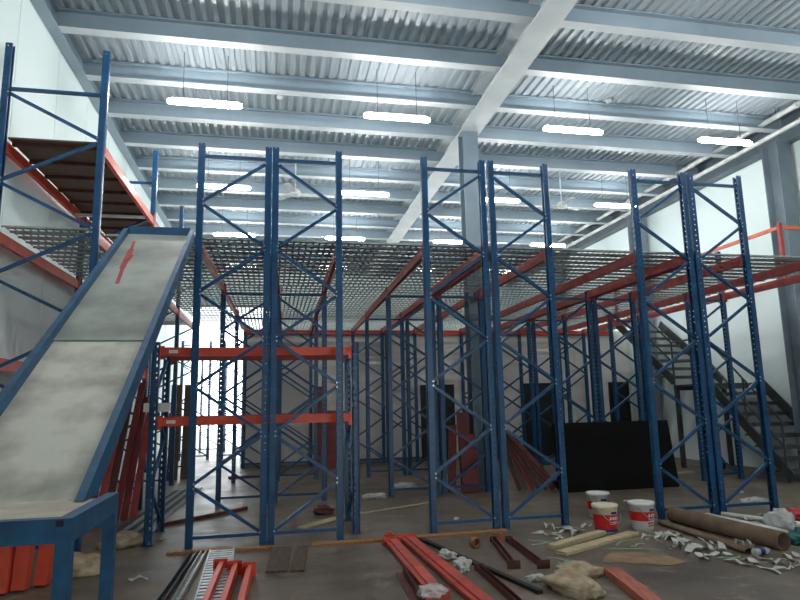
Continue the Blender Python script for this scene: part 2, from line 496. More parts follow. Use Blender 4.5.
# ------------------------------------------------------------------ racking
PW, PD = 0.078, 0.085            # upright: depth along the frame, width along the beam
def upright_mesh(h):
    """lipped C-section; local +x is the web side, opens toward -x"""
    a, d, t, lip = PW / 2, PD / 2, 0.004, 0.018
    outer = [(-a, -d + lip), (-a, -d), (a - 0.012, -d), (a, -d + 0.012), (a, d - 0.012), (a - 0.012, d), (-a, d), (-a, d - lip)]
    inner = [(-a + t, d - lip), (-a + t, d - t), (a - 0.012, d - t), (a - t, d - 0.012 - t), (a - t, -d + 0.012 + t), (a - 0.012, -d + t), (-a + t, -d + t), (-a + t, -d + lip)]
    pts = outer + inner
    k = len(pts); b = MB()
    b.add([(x, y, z) for z in (0.008, h) for x, y in pts], [(i, (i + 1) % k, k + (i + 1) % k, k + i) for i in range(k)])
    return b.mesh('upright', m_up)
def rack_frame(name_h, wd, nodes, right_start, tops, h_l=None, h_r=None, label='', loc=(0, 0, 0), rz=0, group='rack frames', top_bar=True):
    """two uprights and a zigzag of braces in the local xz plane; origin on the floor midway"""
    t = empty('rack_frame', loc, label, 'rack frame', group, rz)
    for s, h in ((-1, h_l or name_h), (1, h_r or name_h)):
        u = obj('upright', UP(h), t, (s * wd / 2, 0, 0), (0, 0, 0 if s > 0 else PI))
        obj('foot_plate', FOOT, u)
    inn = wd / 2 - 0.03
    for z in tops:
        MB().bar((-inn, 0, z), (inn, 0, z), 0.04, 0.035).build('horizontal_brace', m_blue, t)
    s = 1 if right_start else -1
    for i in range(len(nodes) - 1):
        b = MB()
        p0 = Vector((s * inn, 0, nodes[i] - 0.02)); p1 = Vector((-s * inn, 0, nodes[i + 1] + 0.02))
        b.bar(p0, p1, 0.035, 0.035, (0, 1, 0))
        br = b.build('diagonal_brace', m_blue, t)
        for p in (p0, p1) if name_h > 4 else ():
            q = p.lerp((p0 + p1) / 2, 0.02)
            obj('bolt', BOLT, br, (q.x, -PD / 2, q.z))
        s = -s
    return t
_ups = {}
def UP(h):
    if h not in _ups:
        _ups[h] = upright_mesh(h)
    return _ups[h]
BOLT = MB().tube((0, -0.008, 0), (0, 0, 0), 0.011, n=6).mesh('bolt', m_bolt)
FOOT = MB().box(-0.040, 0.040, -0.065, 0.065, 0, 0.008).mesh('foot_plate', m_blue)

DR = 0.02
def dx(y):
    return DR * (y - 7.35)
ROWS = (7.35, 10.32, 13.22, 16.1)
rowname = ('front row', 'second row', 'third row', 'last row')
HT = 4.62
n_tall = [4.43 - 0.54 * k for k in range(9)]
n_short = [3.27 - 0.53 * k for k in range(7)]
n_left = [5.12 - 0.54 * k for k in range(10)]
FR = {  # line: centre x, width, apex at the right
    'LA': (-0.4825, 0.785, True, 'left one of the left pair'),
    'RA': (0.38, 0.77, False, 'right one of the left pair'),
    'LB': (2.245, 0.78, True, 'left one of the middle pair'),
    'RB': (3.135, 0.77, False, 'right one of the middle pair'),
    'LC': (5.205, 0.78, True, 'left one of the right pair'),
    'RC': (6.10, 0.79, False, 'right one of the right pair'),
}
for key, (cx, wd, rs, nm) in FR.items():
    tall = rack_frame(HT, wd, n_tall, rs, (4.47, 0.11), label='tall blue rack frame in the front row, %s' % nm, loc=(cx, ROWS[0], 0))
    short = None
    for j in (1, 2, 3):
        lab = 'blue rack frame under the deck, %s, %s' % (rowname[j], nm)
        loc = (cx + dx(ROWS[j]), ROWS[j], 0)
        if short is None:
            short = rack_frame(3.463, wd, n_short, rs, (3.32, 0.11), label=lab, loc=loc)
        else:
            copy_tree(short, loc, label=lab)
# far right line: only from the second row on
rack_frame(3.463, 0.78, n_short, True, (3.32, 0.11), h_r=4.30, label='blue rack frame by the stairs, second row, right upright poking through the deck', loc=(8.04 + dx(ROWS[1]), ROWS[1], 0))
d3 = rack_frame(3.463, 0.78, n_short, True, (3.32, 0.11), label='blue rack frame by the stairs in the third row', loc=(8.04 + dx(ROWS[2]), ROWS[2], 0))
copy_tree(d3, (8.04 + dx(ROWS[3]), ROWS[3], 0), label='blue rack frame behind the stairs in the last row')
# left rack, taller
LW = 1.05; LXC = -2.52
lf = rack_frame(5.70, LW, n_left, False, (5.15, 0.11), label='tallest blue rack frame against the left wall, nearest the camera', loc=(LXC, ROWS[0], 0))
copy_tree(lf, (LXC + dx(ROWS[1]) - 0.02, ROWS[1], 0), label='tallest blue rack frame against the left wall, second from camera')
copy_tree(lf, (LXC + dx(ROWS[2]) - 0.06, ROWS[2], 0), label='tallest blue rack frame against the left wall, third from camera')
copy_tree(lf, (LXC + dx(ROWS[3]) - 0.10, ROWS[3], 0), label='tallest blue rack frame against left wall, last before the bright doorway')
# frames out in the bright bay beyond the partition
ff = None
for x, y, lab in ((-2.25, 19.3, 'dark rack frame in the bright bay beside the left wall'),
                  (-1.05, 19.3, 'dark rack frame in the bright bay beside the partition end'),
                  (-2.0, 22.3, 'dark rack frame standing just inside the bright doorway at left'),
                  (-0.9, 22.3, 'dark rack frame standing just inside the bright doorway at right')):
    if ff is None:
        ff = rack_frame(3.463, 0.8, n_short, True, (3.32, 0.11), label=lab, loc=(x, y, 0))
    else:
        copy_tree(ff, (x, y, 0), label=lab)

# red beams running away from the camera, one per post line and bay
def beam_mesh_parts(L, m, ht=0.13, wd=0.05):
    b = MB()
    h, a = ht / 2, wd / 2
    pts = [(-a, -h), (a, -h), (a, h - 0.03), (a * 0.2, h - 0.03), (a * 0.2, h), (-a, h)]
    b.prism(pts, (0, 0.006, 0), (0, L - 0.006, 0))
    beam = b.mesh('beam_body', m)
    c = MB().box(-0.035, 0.035, 0, 0.006, -h - 0.04, h + 0.02).box(-0.035, -0.029, 0.006, 0.04, -h - 0.04, h + 0.02)
    e = c.mesh('end_connector', m)
    return beam, e
_bm = {}
def rack_beam(p0, p1, label, m=m_red, ht=0.13, group='red deck beams', wd=0.05, name='rack_beam'):
    p0 = Vector(p0); p1 = Vector(p1); d = p1 - p0; L = d.length
    key = (round(L, 3), m.name, ht, wd)
    if key not in _bm:
        _bm[key] = beam_mesh_parts(L, m, ht, wd)
    me, ce = _bm[key]
    t = empty(name, p0, label, 'rack beam', group, math.atan2(d.y, d.x) - PI / 2)
    obj('beam_body', me, t)
    obj('end_connector', ce, t)
    obj('end_connector', ce, t, (0, L, 0), (0, 0, PI))
    return t
lines = []
for key in ('LA', 'RA', 'LB', 'RB', 'LC', 'RC'):
    cx, wd = FR[key][:2]
    nm = FR[key][3].replace('one of', 'frame of')
    lines += [(cx - wd / 2, 'left post of ' + nm), (cx + wd / 2, 'right post of ' + nm)]
lines += [(8.04 - 0.39, 'left post by the stairs'), (8.04 + 0.39, 'right post by the stairs')]
BZ = 3.40
bayname = ('nearest', 'middle', 'farthest')
for x, nm in lines:
    for j in range(3):
        y0 = ROWS[j] + PD / 2 + 0.001; y1 = ROWS[j + 1] - PD / 2 - 0.001
        if x > 7 and j == 0:
            y0 = ROWS[j] + 0.06
        rack_beam((x + dx(y0), y0, BZ), (x + dx(y1), y1, BZ), 'red beam under the deck, %s bay, %s' % (bayname[j], nm), m_dullred)
# across the partition
tag(MB().box(-0.75, 9.6, PY - 0.075, PY - 0.021, 3.32, 3.445).build('edge_beam', m_red), 'long red beam across the top of the white partition', 'edge beam')
# left rack beams
LV1, LV2 = 3.43, 4.50
for j in range(3):
    y0 = ROWS[j] + PD / 2 + 0.001; y1 = ROWS[j + 1] - PD / 2 - 0.001
    for s, nm in ((-1, 'wall side'), (1, 'aisle side')):
        x = LXC + s * LW / 2
        o0, o1 = (0, -0.02, -0.06, -0.10)[j], (0, -0.02, -0.06, -0.10)[j + 1]
        for z, ln in ((LV1, 'lower deck'), (LV2, 'upper deck'), (2.03, 'low empty')):
            if ln == 'upper deck' and j > 1 or ln == 'low empty' and j > 0:
                continue
            rack_beam((x + dx(y0) + o0, y0, z), (x + dx(y1) + o1, y1, z), 'red beam of the left wall rack, %s level, %s, %s bay' % (ln, nm, bayname[j]), m_red if j == 0 else m_dullred, 0.14)  # brighter red in the nearest bay, duller red beyond

# perforated deck panels (ribbed planks laid across the beams)
def deck_panel(x0, x1, y0, y1, z, label):
    L = x1 - x0; W = y1 - y0; n = int(round(W / 0.24)); p = W / n
    b = MB()
    for k in range(n):
        a, c = k * p + 0.003, (k + 1) * p - 0.003
        vs = [(0, a + 0.012, -0.02), (0, a, -0.02), (0, a, 0), (0, c, 0), (0, c, -0.02), (0, c - 0.012, -0.02)]
        vs = vs + [(L, y, zz) for _, y, zz in vs]
        b.add(vs, [(i, i + 1, 7 + i, 6 + i) for i in range(5)])
    o = b.build('deck_panel', m_galvdeck, None, False, (x0, y0, z))
    return tag(o, label, 'deck panel', 'perforated deck panels')
PZ = 3.487
cols = [(-1.93, -0.92, 'between the left wall rack and the left frame pair'),
        (-0.91, -0.055, 'over the left frame of the left pair'), (-0.045, 0.79, 'over the right frame of the left pair'),
        (0.80, 1.86, 'over the aisle left of the middle pair'),
        (1.87, 2.685, 'over the left frame of the middle pair'), (2.695, 3.52, 'over the right frame of the middle pair'),
        (3.53, 4.815, 'over the aisle right of the middle pair'),
        (4.825, 5.645, 'over the left frame of the right pair'), (5.655, 6.49, 'over the right frame of the right pair'),
        (6.50, 7.655, 'over the aisle before the stairs'), (7.665, 8.335, 'at the stair side edge')]
for x0, x1, nm in cols:
    for j in range(3):
        y0 = ROWS[j] + (0.055 if j == 0 else 0.004); y1 = ROWS[j + 1] - 0.004 if j < 2 else PY + 0.1
        s = dx((y0 + y1) / 2)
        deck_panel(x0 + s, x1 + s, y0, y1, PZ, 'perforated grey deck panel, %s bay, %s' % (bayname[j], nm))
deck_panel(8.75, 9.66, 14.75, PY + 0.1, PZ, 'perforated grey landing panel at the top of the stairs')
for j in range(3):
    o = (0, -0.03, -0.07)[j]
    y0 = ROWS[j] + 0.055; y1 = ROWS[j + 1] - 0.055; s = dx((y0 + y1) / 2) + o
    deck_panel(LXC - LW / 2 + s + 0.02, LXC + LW / 2 + s - 0.02, y0, y1, LV1 + 0.118, 'perforated grey deck panel on the left wall rack, %s bay' % bayname[j])
# timber upper deck on the left rack
for j in range(2):
    y0 = ROWS[j] + 0.055; y1 = ROWS[j + 1] - 0.055; s = dx((y0 + y1) / 2) - 0.02 * j - 0.01
    t = empty('shelf_deck', (LXC + s, y0, LV2 + 0.072), 'brown board deck on upper level of left wall rack, %s bay' % bayname[j], 'shelf deck', 'upper timber decks')
    W = y1 - y0
    MB().box(-LW / 2 + 0.02, LW / 2 - 0.02, 0, W, 0.0, 0.018).build('board', m_deckwood, t)
    for k in range(6):
        y = 0.12 + k * (W - 0.24) / 5
        MB().box(-LW / 2 + 0.03, LW / 2 - 0.03, y - 0.025, y + 0.025, -0.045, -0.001).build('cross_bar', m_brownsteel, t)
tag(MB().box(-2.985, -1.985, 9.83, 9.87, 4.405, 4.445).build('tie_bar', m_lampend), 'white tie bar across the left wall rack under its upper deck', 'tie bar')

# low rack standing behind the left pair
n_low = [2.12 - 0.5 * k for k in range(5)]
lr = rack_frame(2.26, 0.80, n_low, True, (2.16, 0.10), label='low blue end frame of the small rack, beside the chute', loc=(-1.34, 8.02, 0), rz=PI / 2, group='end frames of the low rack')
copy_tree(lr, (0.985, 8.02, 0), PI / 2, 'low blue end frame of the small rack, right of the left tall pair')
for z, ln in ((2.15, 'upper'), (1.345, 'lower')):
    for y, nm in ((7.62, 'front'), (8.42, 'rear')):
        t = rack_beam((-1.294, y, z), (0.939, y, z), 'orange red %s beam, %s one, of the low rack behind the tall frames' % (ln, nm), m_red if nm == 'front' else m_dullred, 0.10, 'beams of the low rack')  # rear beams take the darker red: their shade is put into the colour
        if nm == 'front':
            MB().box(0.0252, 0.0262, 0.10, 0.20, -0.02, 0.018).build('sticker', m_white, t)

# ------------------------------------------------------------------ chute and its table
ZT = 1.05; CX0, CX1 = -1.665, -0.915
t = empty('chute', ((CX0 + CX1) / 2, 3.6, ZT), 'scuffed grey slide with blue side rails rising from table to deck', 'chute')
cw = (CX1 - CX0) / 2
run, rise = 3.64, 2.38
A = Vector((0, 0.0, 0.0)); B = Vector((0, run, rise)); mid = A.lerp(B, 0.40)
un = Vector((0, -rise, run)).normalized()
MB().bar(A - (B - A).normalized() * 0.02, mid, 2 * cw - 0.09, 0.018, un).build('lower_panel', m_ply, t)
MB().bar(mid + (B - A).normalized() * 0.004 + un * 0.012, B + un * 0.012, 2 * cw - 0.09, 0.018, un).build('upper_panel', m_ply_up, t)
for s in (-1, 1):
    d_ = (B - A).normalized(); lo_, hi_ = -0.05, 0.085
    P = [A + un * lo_ + d_ * (-(un.z * lo_) / d_.z), B + un * lo_, B + un * hi_, A + un * hi_ + d_ * (-(un.z * hi_) / d_.z)]
    xs = sorted((s * cw, s * (cw - 0.045)))
    MB().add([(x, p.y, p.z + 0.001) for x in xs for p in P], [(0, 1, 2, 3), (7, 6, 5, 4), (0, 4, 5, 1), (1, 5, 6, 2), (2, 6, 7, 3), (3, 7, 4, 0)]).build('side_rail', m_blue_worn, t)
MB().bar(B + Vector((-cw + 0.045, 0, 0.03)), B + Vector((cw - 0.045, 0, 0.03)), 0.02, 0.16).build('top_plate', m_blue_worn, t)
for q in (0.25, 0.5, 0.75, 0.96):
    p = A.lerp(B, q) - un * 0.035
    MB().bar(p + Vector((-cw + 0.045, 0, 0)), p + Vector((cw - 0.045, 0, 0)), 0.05, 0.05).build('cross_member', m_blue_worn, t)
b = MB()
for q0, q1, xo0, xo1, wd_ in ((0.66, 0.76, -0.13, -0.17, 0.035), (0.75, 0.88, -0.17, -0.20, 0.055), (0.86, 0.94, -0.19, -0.22, 0.03), (0.80, 0.84, -0.16, -0.15, 0.03)):
    b.bar(A.lerp(B, q0) + Vector((xo0, 0, 0)) + un * 0.0225, A.lerp(B, q1) + Vector((xo1, 0, 0)) + un * 0.0225, wd_, 0.001, un)
b.build('red_mark', m_dullred, t)  # thin red streaks along the upper panel

t = empty('loading_table', (-1.245, 2.95, 0), 'blue steel table with beige top at the foot of the slide', 'table')
x0, x1, y0, y1 = -0.42, 0.42, 0.0, 0.82
MB().box(x0 + 0.05, x1 - 0.06, y0 + 0.06, y0 + 0.628, ZT - 0.035, ZT - 0.003).build('table_top', m_tabletop, t)
b = MB().box(x0, x1 - 0.062, y0, y0 + 0.06, ZT - 0.05, ZT).box(x0, x1 - 0.062, y0 + 0.004, y0 + 0.056, ZT - 0.10, ZT - 0.0505)
b.build('front_rail', m_blue_worn, t)
MB().box(x1 - 0.06, x1, y0, y1, ZT - 0.10, ZT).build('side_rail', m_blue_worn, t)
MB().box(x0 - 0.06, x0, y0, y1, ZT - 0.10, ZT).build('side_rail', m_blue_worn, t)
MB().box(x0, x1 - 0.06, y1 - 0.06, y1, ZT - 0.17, ZT - 0.11).build('back_rail', m_blue_worn, t)
for lx_ in (x0 - 0.06, x1 - 0.06):
    for ly_ in (y0, y1 - 0.06):
        MB().box(lx_, lx_ + 0.06, ly_, ly_ + 0.06, 0, ZT - 0.10).build('leg', m_blue_worn, t)
MB().box(x1 - 0.061, x1 - 0.03, y0 - 0.002, y0 + 0.02, ZT - 0.032, ZT - 0.006).build('open_tube_end', m_dark, t)

# ------------------------------------------------------------------ stairs along the right wall
t = empty('staircase', (9.3, 9.3, 0), 'grey steel staircase with mid landing along the right wall', 'staircase')
SX0, SX1 = -0.55, 0.68
zl = 1.78
F0 = Vector((0, 0.1, 0.0)); F1 = Vector((0, 1.98, zl)); G0 = Vector((0, 3.1, zl)); G1 = Vector((0, 5.25, 3.42))
for s in (SX0, SX1):
    for a, c in ((F0, F1), (G0, G1)):
        o = Vector((s, 0, 0))
        MB().bar(a + o + Vector((0, 0.02, 0.09)), c + o, 0.03, 0.20, (0, -1, 1)).build('stringer', m_stair, t)
for a, c, n in ((F0, F1, 9), (G0, G1, 8)):
    for k in range(1, n):
        p = a.lerp(c, k / n)
        MB().box(SX0 + 0.016, SX1 - 0.016, p.y - 0.02, p.y + 0.22, p.z - 0.02, p.z + 0.01).box(SX0 + 0.016, SX1 - 0.016, p.y - 0.02, p.y - 0.008, p.z - 0.06, p.z - 0.02).build('tread', m_stair, t)
MB().box(SX0 - 0.02, SX1 + 0.02, F1.y, G0.y + 0.02, zl - 0.03, zl).box(SX0 - 0.02, SX1 + 0.02, F1.y, F1.y + 0.05, zl - 0.12, zl - 0.03).box(SX0 - 0.02, SX1 + 0.02, G0.y - 0.04, G0.y + 0.02, zl - 0.12, zl - 0.03).build('landing', m_stair, t)
for s in (SX0 + 0.02, SX1 - 0.02):
    for y in (F1.y + 0.05, G0.y - 0.03):
        MB().box(s - 0.04, s + 0.04, y - 0.04, y + 0.04, 0, zl - 0.12).build('leg', m_stair, t)
def rail(pts, r=0.02):
    b = MB()
    for p, q in zip(pts, pts[1:]):
        b.tube(p, q, r, n=10)
    b.build('handrail', m_stair, t, True)
for dz in (0.5, 0.95):
    o = Vector((SX0, 0, dz))
    rail([F0 + o + Vector((0, 0.12, 0.12)), F1 + o, G0 + o, G1 + o])
for p, dz in ((F0 + Vector((0, 0.12, 0.12)), 0.95), (F0.lerp(F1, 0.5), 0.95), (F1, 0.95), (G0, 0.95), (G0.lerp(G1, 0.5), 0.95), (G1, 0.95)):
    MB().tube(p + Vector((SX0, 0, -0.02)), p + Vector((SX0, 0, dz)), 0.02, n=10).build('rail_post', m_stair, t)

# orange guard rail on the deck edge
t = empty('guard_rail', (8.62, 8.92, 3.40), 'orange guard rail above the right end of the deck', 'guard rail')
MB().box(-0.03, 0.03, -0.03, 0.03, 0, 1.08).build('post', m_dullred, t)
MB().box(-0.01, 0.05, 5.4, 5.46, 0.0, 1.06).build('post', m_dullred, t)
MB().bar((0, 0.03, 1.0), (0.02, 5.4, 1.0), 0.045, 0.06).build('long_rail', m_orange, t)
MB().bar((0.03, 0, 1.0), (XR - 8.62, 0, 1.0), 0.045, 0.06).build('short_rail', m_orange, t)

# ------------------------------------------------------------------ leaning boards and slabs
def slab_between(name, m, base0, base1, top_off, h, th, label, cat, group=None):
    """flat board standing on the floor edge base0-base1 and tilted by top_off (x, y) at height h"""
    b0 = Vector((*base0, 0)); b1 = Vector((*base1, 0)); up = Vector((*top_off, h))
    e = b1 - b0; nrm = e.cross(up).normalized()
    lift = Vector((0, 0, abs(nrm.z) * th + 0.001))
    vs = [b0, b1, b1 + up, b0 + up]
    vs = [v + lift for v in vs] + [v + lift + nrm * th for v in vs]
    b = MB(); b.add([v - b0 for v in vs], [(0, 1, 2, 3), (4, 7, 6, 5), (0, 4, 5, 1), (1, 5, 6, 2), (2, 6, 7, 3), (3, 7, 4, 0)])
    lo = min(v[2] for v in b.v)
    b.v = [(v[0], v[1], v[2] - lo) for v in b.v]
    o = b.build(name, m, None, False, b0)
    return tag(o, label, cat, group)
slab_between('stone_slab', m_black, (4.62, 9.83), (6.82, 9.83), (0.08, 0.30), 1.10, 0.05, 'large black slab leaning across the frames behind the paint buckets', 'slab')
gb = 'dark red panels by the middle column'
slab_between('red_board', m_crimson, (2.92, 10.50), (3.06, 10.50), (0.12, 0.25), 1.10, 0.03, 'narrow dark red panel leaning at the left end of the column stack', 'board', gb)
slab_between('red_board', m_crimson, (3.16, 10.42), (3.45, 10.42), (0.0, 0.14), 0.95, 0.03, 'widest dark red panel in front of the middle column', 'board', gb)
slab_between('red_board', m_crimson, (3.19, 10.62), (3.40, 10.62), (0.0, 0.12), 1.32, 0.03, 'tallest dark red panel behind the widest one by the column', 'board', gb)
slab_between('red_board', m_crimson, (3.66, 10.45), (3.76, 10.45), (-0.05, 0.14), 1.05, 0.03, 'thin dark red panel right of the middle column stack', 'board', gb)
fl = ('leftmost', 'second from left', 'third from left', 'middle', 'third from right', 'second from right', 'rightmost')
for k in range(7):
    y = 10.02 + 0.034 * k
    p0 = Vector((4.74 - 0.105 * k, y, 0.03)); p1 = Vector((3.90 - 0.015 * k, y + 0.16, 1.0 + 0.02 * (k % 3)))
    b = MB(); b.bar((0, 0, 0), p1 - p0, 0.016, 0.075, (1, 0, 0))
    lo = min(v[2] for v in b.v)
    o = b.build('thin_board', (m_brownsteel, m_crimson, m_darkwood)[k % 3], None, False, (p0.x, p0.y, -lo + 0.001))
    tag(o, '%s thin board of the fan leaning beside the middle column' % fl[6 - k], 'board', 'fan of thin boards')
gl = 'reddish boards behind the slide'
for k in range(6):
    x = -2.42 + 0.10 * k; y = 9.20 + 0.055 * k
    slab_between('leaning_board', (m_crimson, m_dullred, m_brownsteel, m_crimson)[k % 4], (x, y), (x + 0.09, y), (0.22 - 0.02 * k + 0.05 * (k % 2), 0.32), 1.75 + 0.12 * ((k * 3) % 4) - 0.09 * (k % 3), 0.035, '%s reddish board leaning behind the slide' % ('leftmost', 'second from left', 'third from left', 'fourth from left', 'fifth from left', 'rightmost')[k], 'board', gl)
tag(MB().box(-1.46, -1.17, 7.667, 7.69, 1.46, 1.56).build('white_plank', m_white), 'short white plank fixed across the left post of the low rack', 'plank')
for k in range(2):
    slab_between('brown_board', m_darkwood, (-2.18 + 0.26 * k, 14.2 + 0.12 * k), (-1.96 + 0.26 * k, 14.2 + 0.12 * k), (0.0, 0.25), 2.0, 0.03, ('left', 'right')[k] + ' tall brown board leaning near the bright doorway', 'board', 'brown boards by the doorway')
slab_between('red_board', m_crimson, (0.98, 15.35), (1.24, 15.35), (0.0, 0.35), 1.95, 0.04, 'tall red board leaning on the partition, left of the white roll', 'board', 'red boards at the partition')
slab_between('red_board', m_crimson, (1.27, 15.15), (1.60, 15.15), (0.0, 0.4), 1.35, 0.04, 'short red board leaning on the partition, right of taller one', 'board', 'red boards at the partition')
b = MB(); b.tube((1.72, 15.4, 0), (1.72, 15.55, 1.95), 0.085, n=18); tag(b.build('white_roll', m_cream, None, True), 'pale roll standing upright against the partition', 'roll')

# red beams standing on end behind the table
for k, (x, y, h, tx) in enumerate(((-2.68, 5.9, 1.70, -0.01), (-2.56, 5.93, 1.74, -0.02), (-2.44, 5.95, 1.72, -0.02), (-2.32, 6.0, 1.66, 0.0), (-2.20, 6.03, 1.70, 0.0), (-2.08, 6.1, 1.62, 0.03), (-1.95, 6.22, 1.55, 0.06))):
    tt = empty('upright_beam', (x, y, 0.0), '%s red beam standing on end behind the table' % ('leftmost', 'second from left', 'third from left', 'middle', 'third from right', 'second from right', 'rightmost')[k], 'rack beam', 'red beams on end')
    M = Matrix.Rotation(0.12, 4, 'X').inverted() @ Matrix.Rotation(tx, 4, 'Y')
    b = MB(); b.box(-0.054, 0.054, -0.06, 0.06, 0.012, h, M); b.build('beam_body', m_red, tt)
    b = MB(); b.box(-0.052, 0.050, -0.075, 0.075, h + 0.0005, h + 0.008, M).box(-0.052, -0.046, -0.075, 0.075, h - 0.07, h, M); b.build('end_connector', m_red, tt)

# ------------------------------------------------------------------ things on the floor
def lying(name, m, p0, p1, wd, ht, label, cat, group=None, z=0.0, conn=None, section=None, mc=None):
    p0 = Vector((*p0, 0)); p1 = Vector((*p1, 0)); d = p1 - p0; L = d.length
    if conn is None:
        b = MB()
        if section == 'angle':
            a = wd
            b.prism([(-a / 2, 0.001), (a / 2, 0.001), (a / 2, 0.007), (-a / 2 + 0.006, 0.007), (-a / 2 + 0.006, ht), (-a / 2, ht)], (0, 0, 0), (0, L, 0))
        elif section == 'channel':
            a = wd / 2
            b.prism([(-a, 0.001), (a, 0.001), (a, ht), (a - 0.006, ht), (a - 0.006, 0.007), (-a + 0.006, 0.007), (-a + 0.006, ht), (-a, ht)], (0, 0, 0), (0, L, 0))
        else:
            b.box(-wd / 2, wd / 2, 0, L, 0.001, ht)
        o = b.build(name, m, None, False, (p0.x, p0.y, z)); o.rotation_euler = (0, 0, math.atan2(d.y, d.x) - PI / 2)
        return tag(o, label, cat, group)
    t = empty(name, (p0.x, p0.y, z), label, cat, group, math.atan2(d.y, d.x) - PI / 2)
    b = MB(); a = wd / 2
    b.prism([(-a, 0.012), (a, 0.012), (a, ht * 0.75), (a * 0.35, ht * 0.75), (a * 0.35, ht), (-a, ht)], (0, 0.006, 0), (0, L - 0.006, 0)); b.build('beam_body', m, t)
    for y in (0, L - 0.006):
        b = MB(); s = 1 if y == 0 else -1
        b.box(-a - 0.035, a + 0.035, y, y + 0.006, 0.0, ht + 0.02).box(a + 0.029, a + 0.035, y + (0.006 if s > 0 else -0.04), y + (0.04 if s > 0 else 0.0), 0.0, ht + 0.02)
        b.build('end_connector', mc or m_red, t)
    return t
# pine strip under the front row, in three lengths
lying('pine_strip', m_pine, (-1.06, 7.16), (0.02, 7.10), 0.10, 0.022, 'orange pine strip on the floor before the left frame pair, left length', 'wood strip', 'pine strips')
lying('pine_strip', m_pine, (0.42, 7.10), (1.52, 7.13), 0.10, 0.022, 'orange pine strip on floor between left and middle frame pairs', 'wood strip', 'pine strips')
lying('pine_strip', m_pine, (1.53, 7.14), (2.70, 7.21), 0.10, 0.022, 'orange pine strip on the floor before the middle frame pair', 'wood strip', 'pine strips')
# silver planks in front
t = empty('ribbed_plank', (-0.50, 7.03, 0), 'silver ribbed deck plank lying on the floor, right of two channels', 'deck plank', rz=0.0)
b = MB(); Lp = 1.95
M = Matrix.Rotation(0.03, 4, 'Z')
b.box(-0.125, 0.125, -Lp, 0, 0.0, 0.006, M).box(-0.125, -0.115, -Lp, 0, 0.006, 0.05, M).box(0.115, 0.125, -Lp, 0, 0.006, 0.05, M)
b.build('tray', m_galv, t)
b = MB()
for k in range(20):
    y = -Lp + 0.04 + k * 0.095
    b.box(-0.112, 0.112, y, y + 0.055, 0.0065, 0.046, M)
b.build('ribs', m_galv, t)
lying('channel_bar', m_galv, (-0.68, 7.03), (-0.72, 5.0), 0.06, 0.05, 'silver channel bar lying beside the ribbed plank', 'channel bar', 'silver channels', section='channel')
lying('channel_bar', m_darkgalv, (-0.77, 7.0), (-0.84, 5.0), 0.06, 0.05, 'dark perforated channel bar, leftmost of the silver pile on the floor', 'channel bar', 'silver channels', section='channel')
for k, z in enumerate((0.0, 0.0, 0.0)):
    x = -0.45 + 0.13 * k
    lying('floor_beam', m_red, (x, 6.20 - 0.10 * k), (x - 0.04, 4.4), 0.055, 0.11, '%s red beam of the trio on the floor by the ribbed plank' % ('left', 'middle', 'right')[k], 'rack beam', 'red beam trio', conn=True)
# two weathered boards
for p0, p1, wd, lab in (((0.11, 7.06), (0.05, 6.08), 0.20, 'wider weathered brown board lying before the left frame pair'), ((0.33, 7.04), (0.235, 6.05), 0.13, 'narrower weathered brown board lying right of its wider twin')):
    lying('weathered_board', m_darkwood, p0, p1, wd, 0.02, lab, 'board', 'weathered boards')
# long red beams
lying('floor_beam', m_redfloor, (1.27, 6.90), (1.27, 4.95), 0.13, 0.06, 'left long red beam lying on the floor at centre', 'rack beam', 'long red floor beams', conn=True)
lying('floor_beam', m_redfloor, (1.47, 7.02), (1.55, 4.5), 0.14, 0.06, 'right long red beam lying on the floor at centre', 'rack beam', 'long red floor beams', conn=True)
lying('brown_angle', m_brownsteel, (1.13, 5.75), (1.06, 4.5), 0.07, 0.07, 'brown steel angle beside the left long red beam', 'steel angle', 'brown steel angles', section='angle')
lying('dark_bar', m_dark, (1.62, 7.02), (2.08, 4.86), 0.05, 0.03, 'long dark bar crossing the floor right of the red beams', 'bar')
for p0, p1, lab in (((2.36, 6.70), (2.16, 5.62), 'brown steel post on the floor, left of the upper two by the tape roll'), ((2.52, 6.66), (2.42, 5.56), 'brown steel post on the floor, its end at the sack'), ((1.84, 5.66), (1.80, 4.5), 'brown steel post on the floor between red beam and dark bar')):
    t = lying('brown_post', m_brownsteel, p0, p1, 0.055, 0.05, lab, 'steel post', 'brown steel posts', section='channel')
    L_ = (Vector(p1) - Vector(p0)).length
    MB().box(-0.06, 0.06, L_, L_ + 0.008, 0, 0.075).build('base_plate', m_brownsteel, t)
    MB().box(-0.04, 0.04, -0.008, 0, 0, 0.06).build('top_plate', m_brownsteel, t)
# roll of tape
b = MB(); ring = [(0.055, -0.03), (0.055, 0.03), (0.038, 0.03), (0.038, -0.03), (0.055, -0.03)]
b.lathe(ring, 24); o = b.build('tape_roll', m_tape, None, True, (2.08, 6.5, 0.056)); o.rotation_euler = (PI / 2, 0, 0.5)
tag(o, 'roll of brown tape standing on the floor before the middle frames', 'tape roll')
tag(MB().box(-0.05, 0.05, -0.04, 0.04, 0.0, 0.03).box(-0.03, 0.02, -0.03, 0.03, 0.03, 0.05).build('red_clip', m_red, None, False, (1.33, 7.32, 0)), 'small red clamp on the floor behind the pine strip', 'clamp')
tag(MB().box(-0.03, 0.03, -0.02, 0.02, 0.0, 0.03).box(-0.012, 0.012, -0.02, 0.02, 0.03, 0.055).build('orange_clip', m_orange, None, False, (2.5, 6.84, 0)), 'tiny orange clip at the end of the pine strip', 'clip')

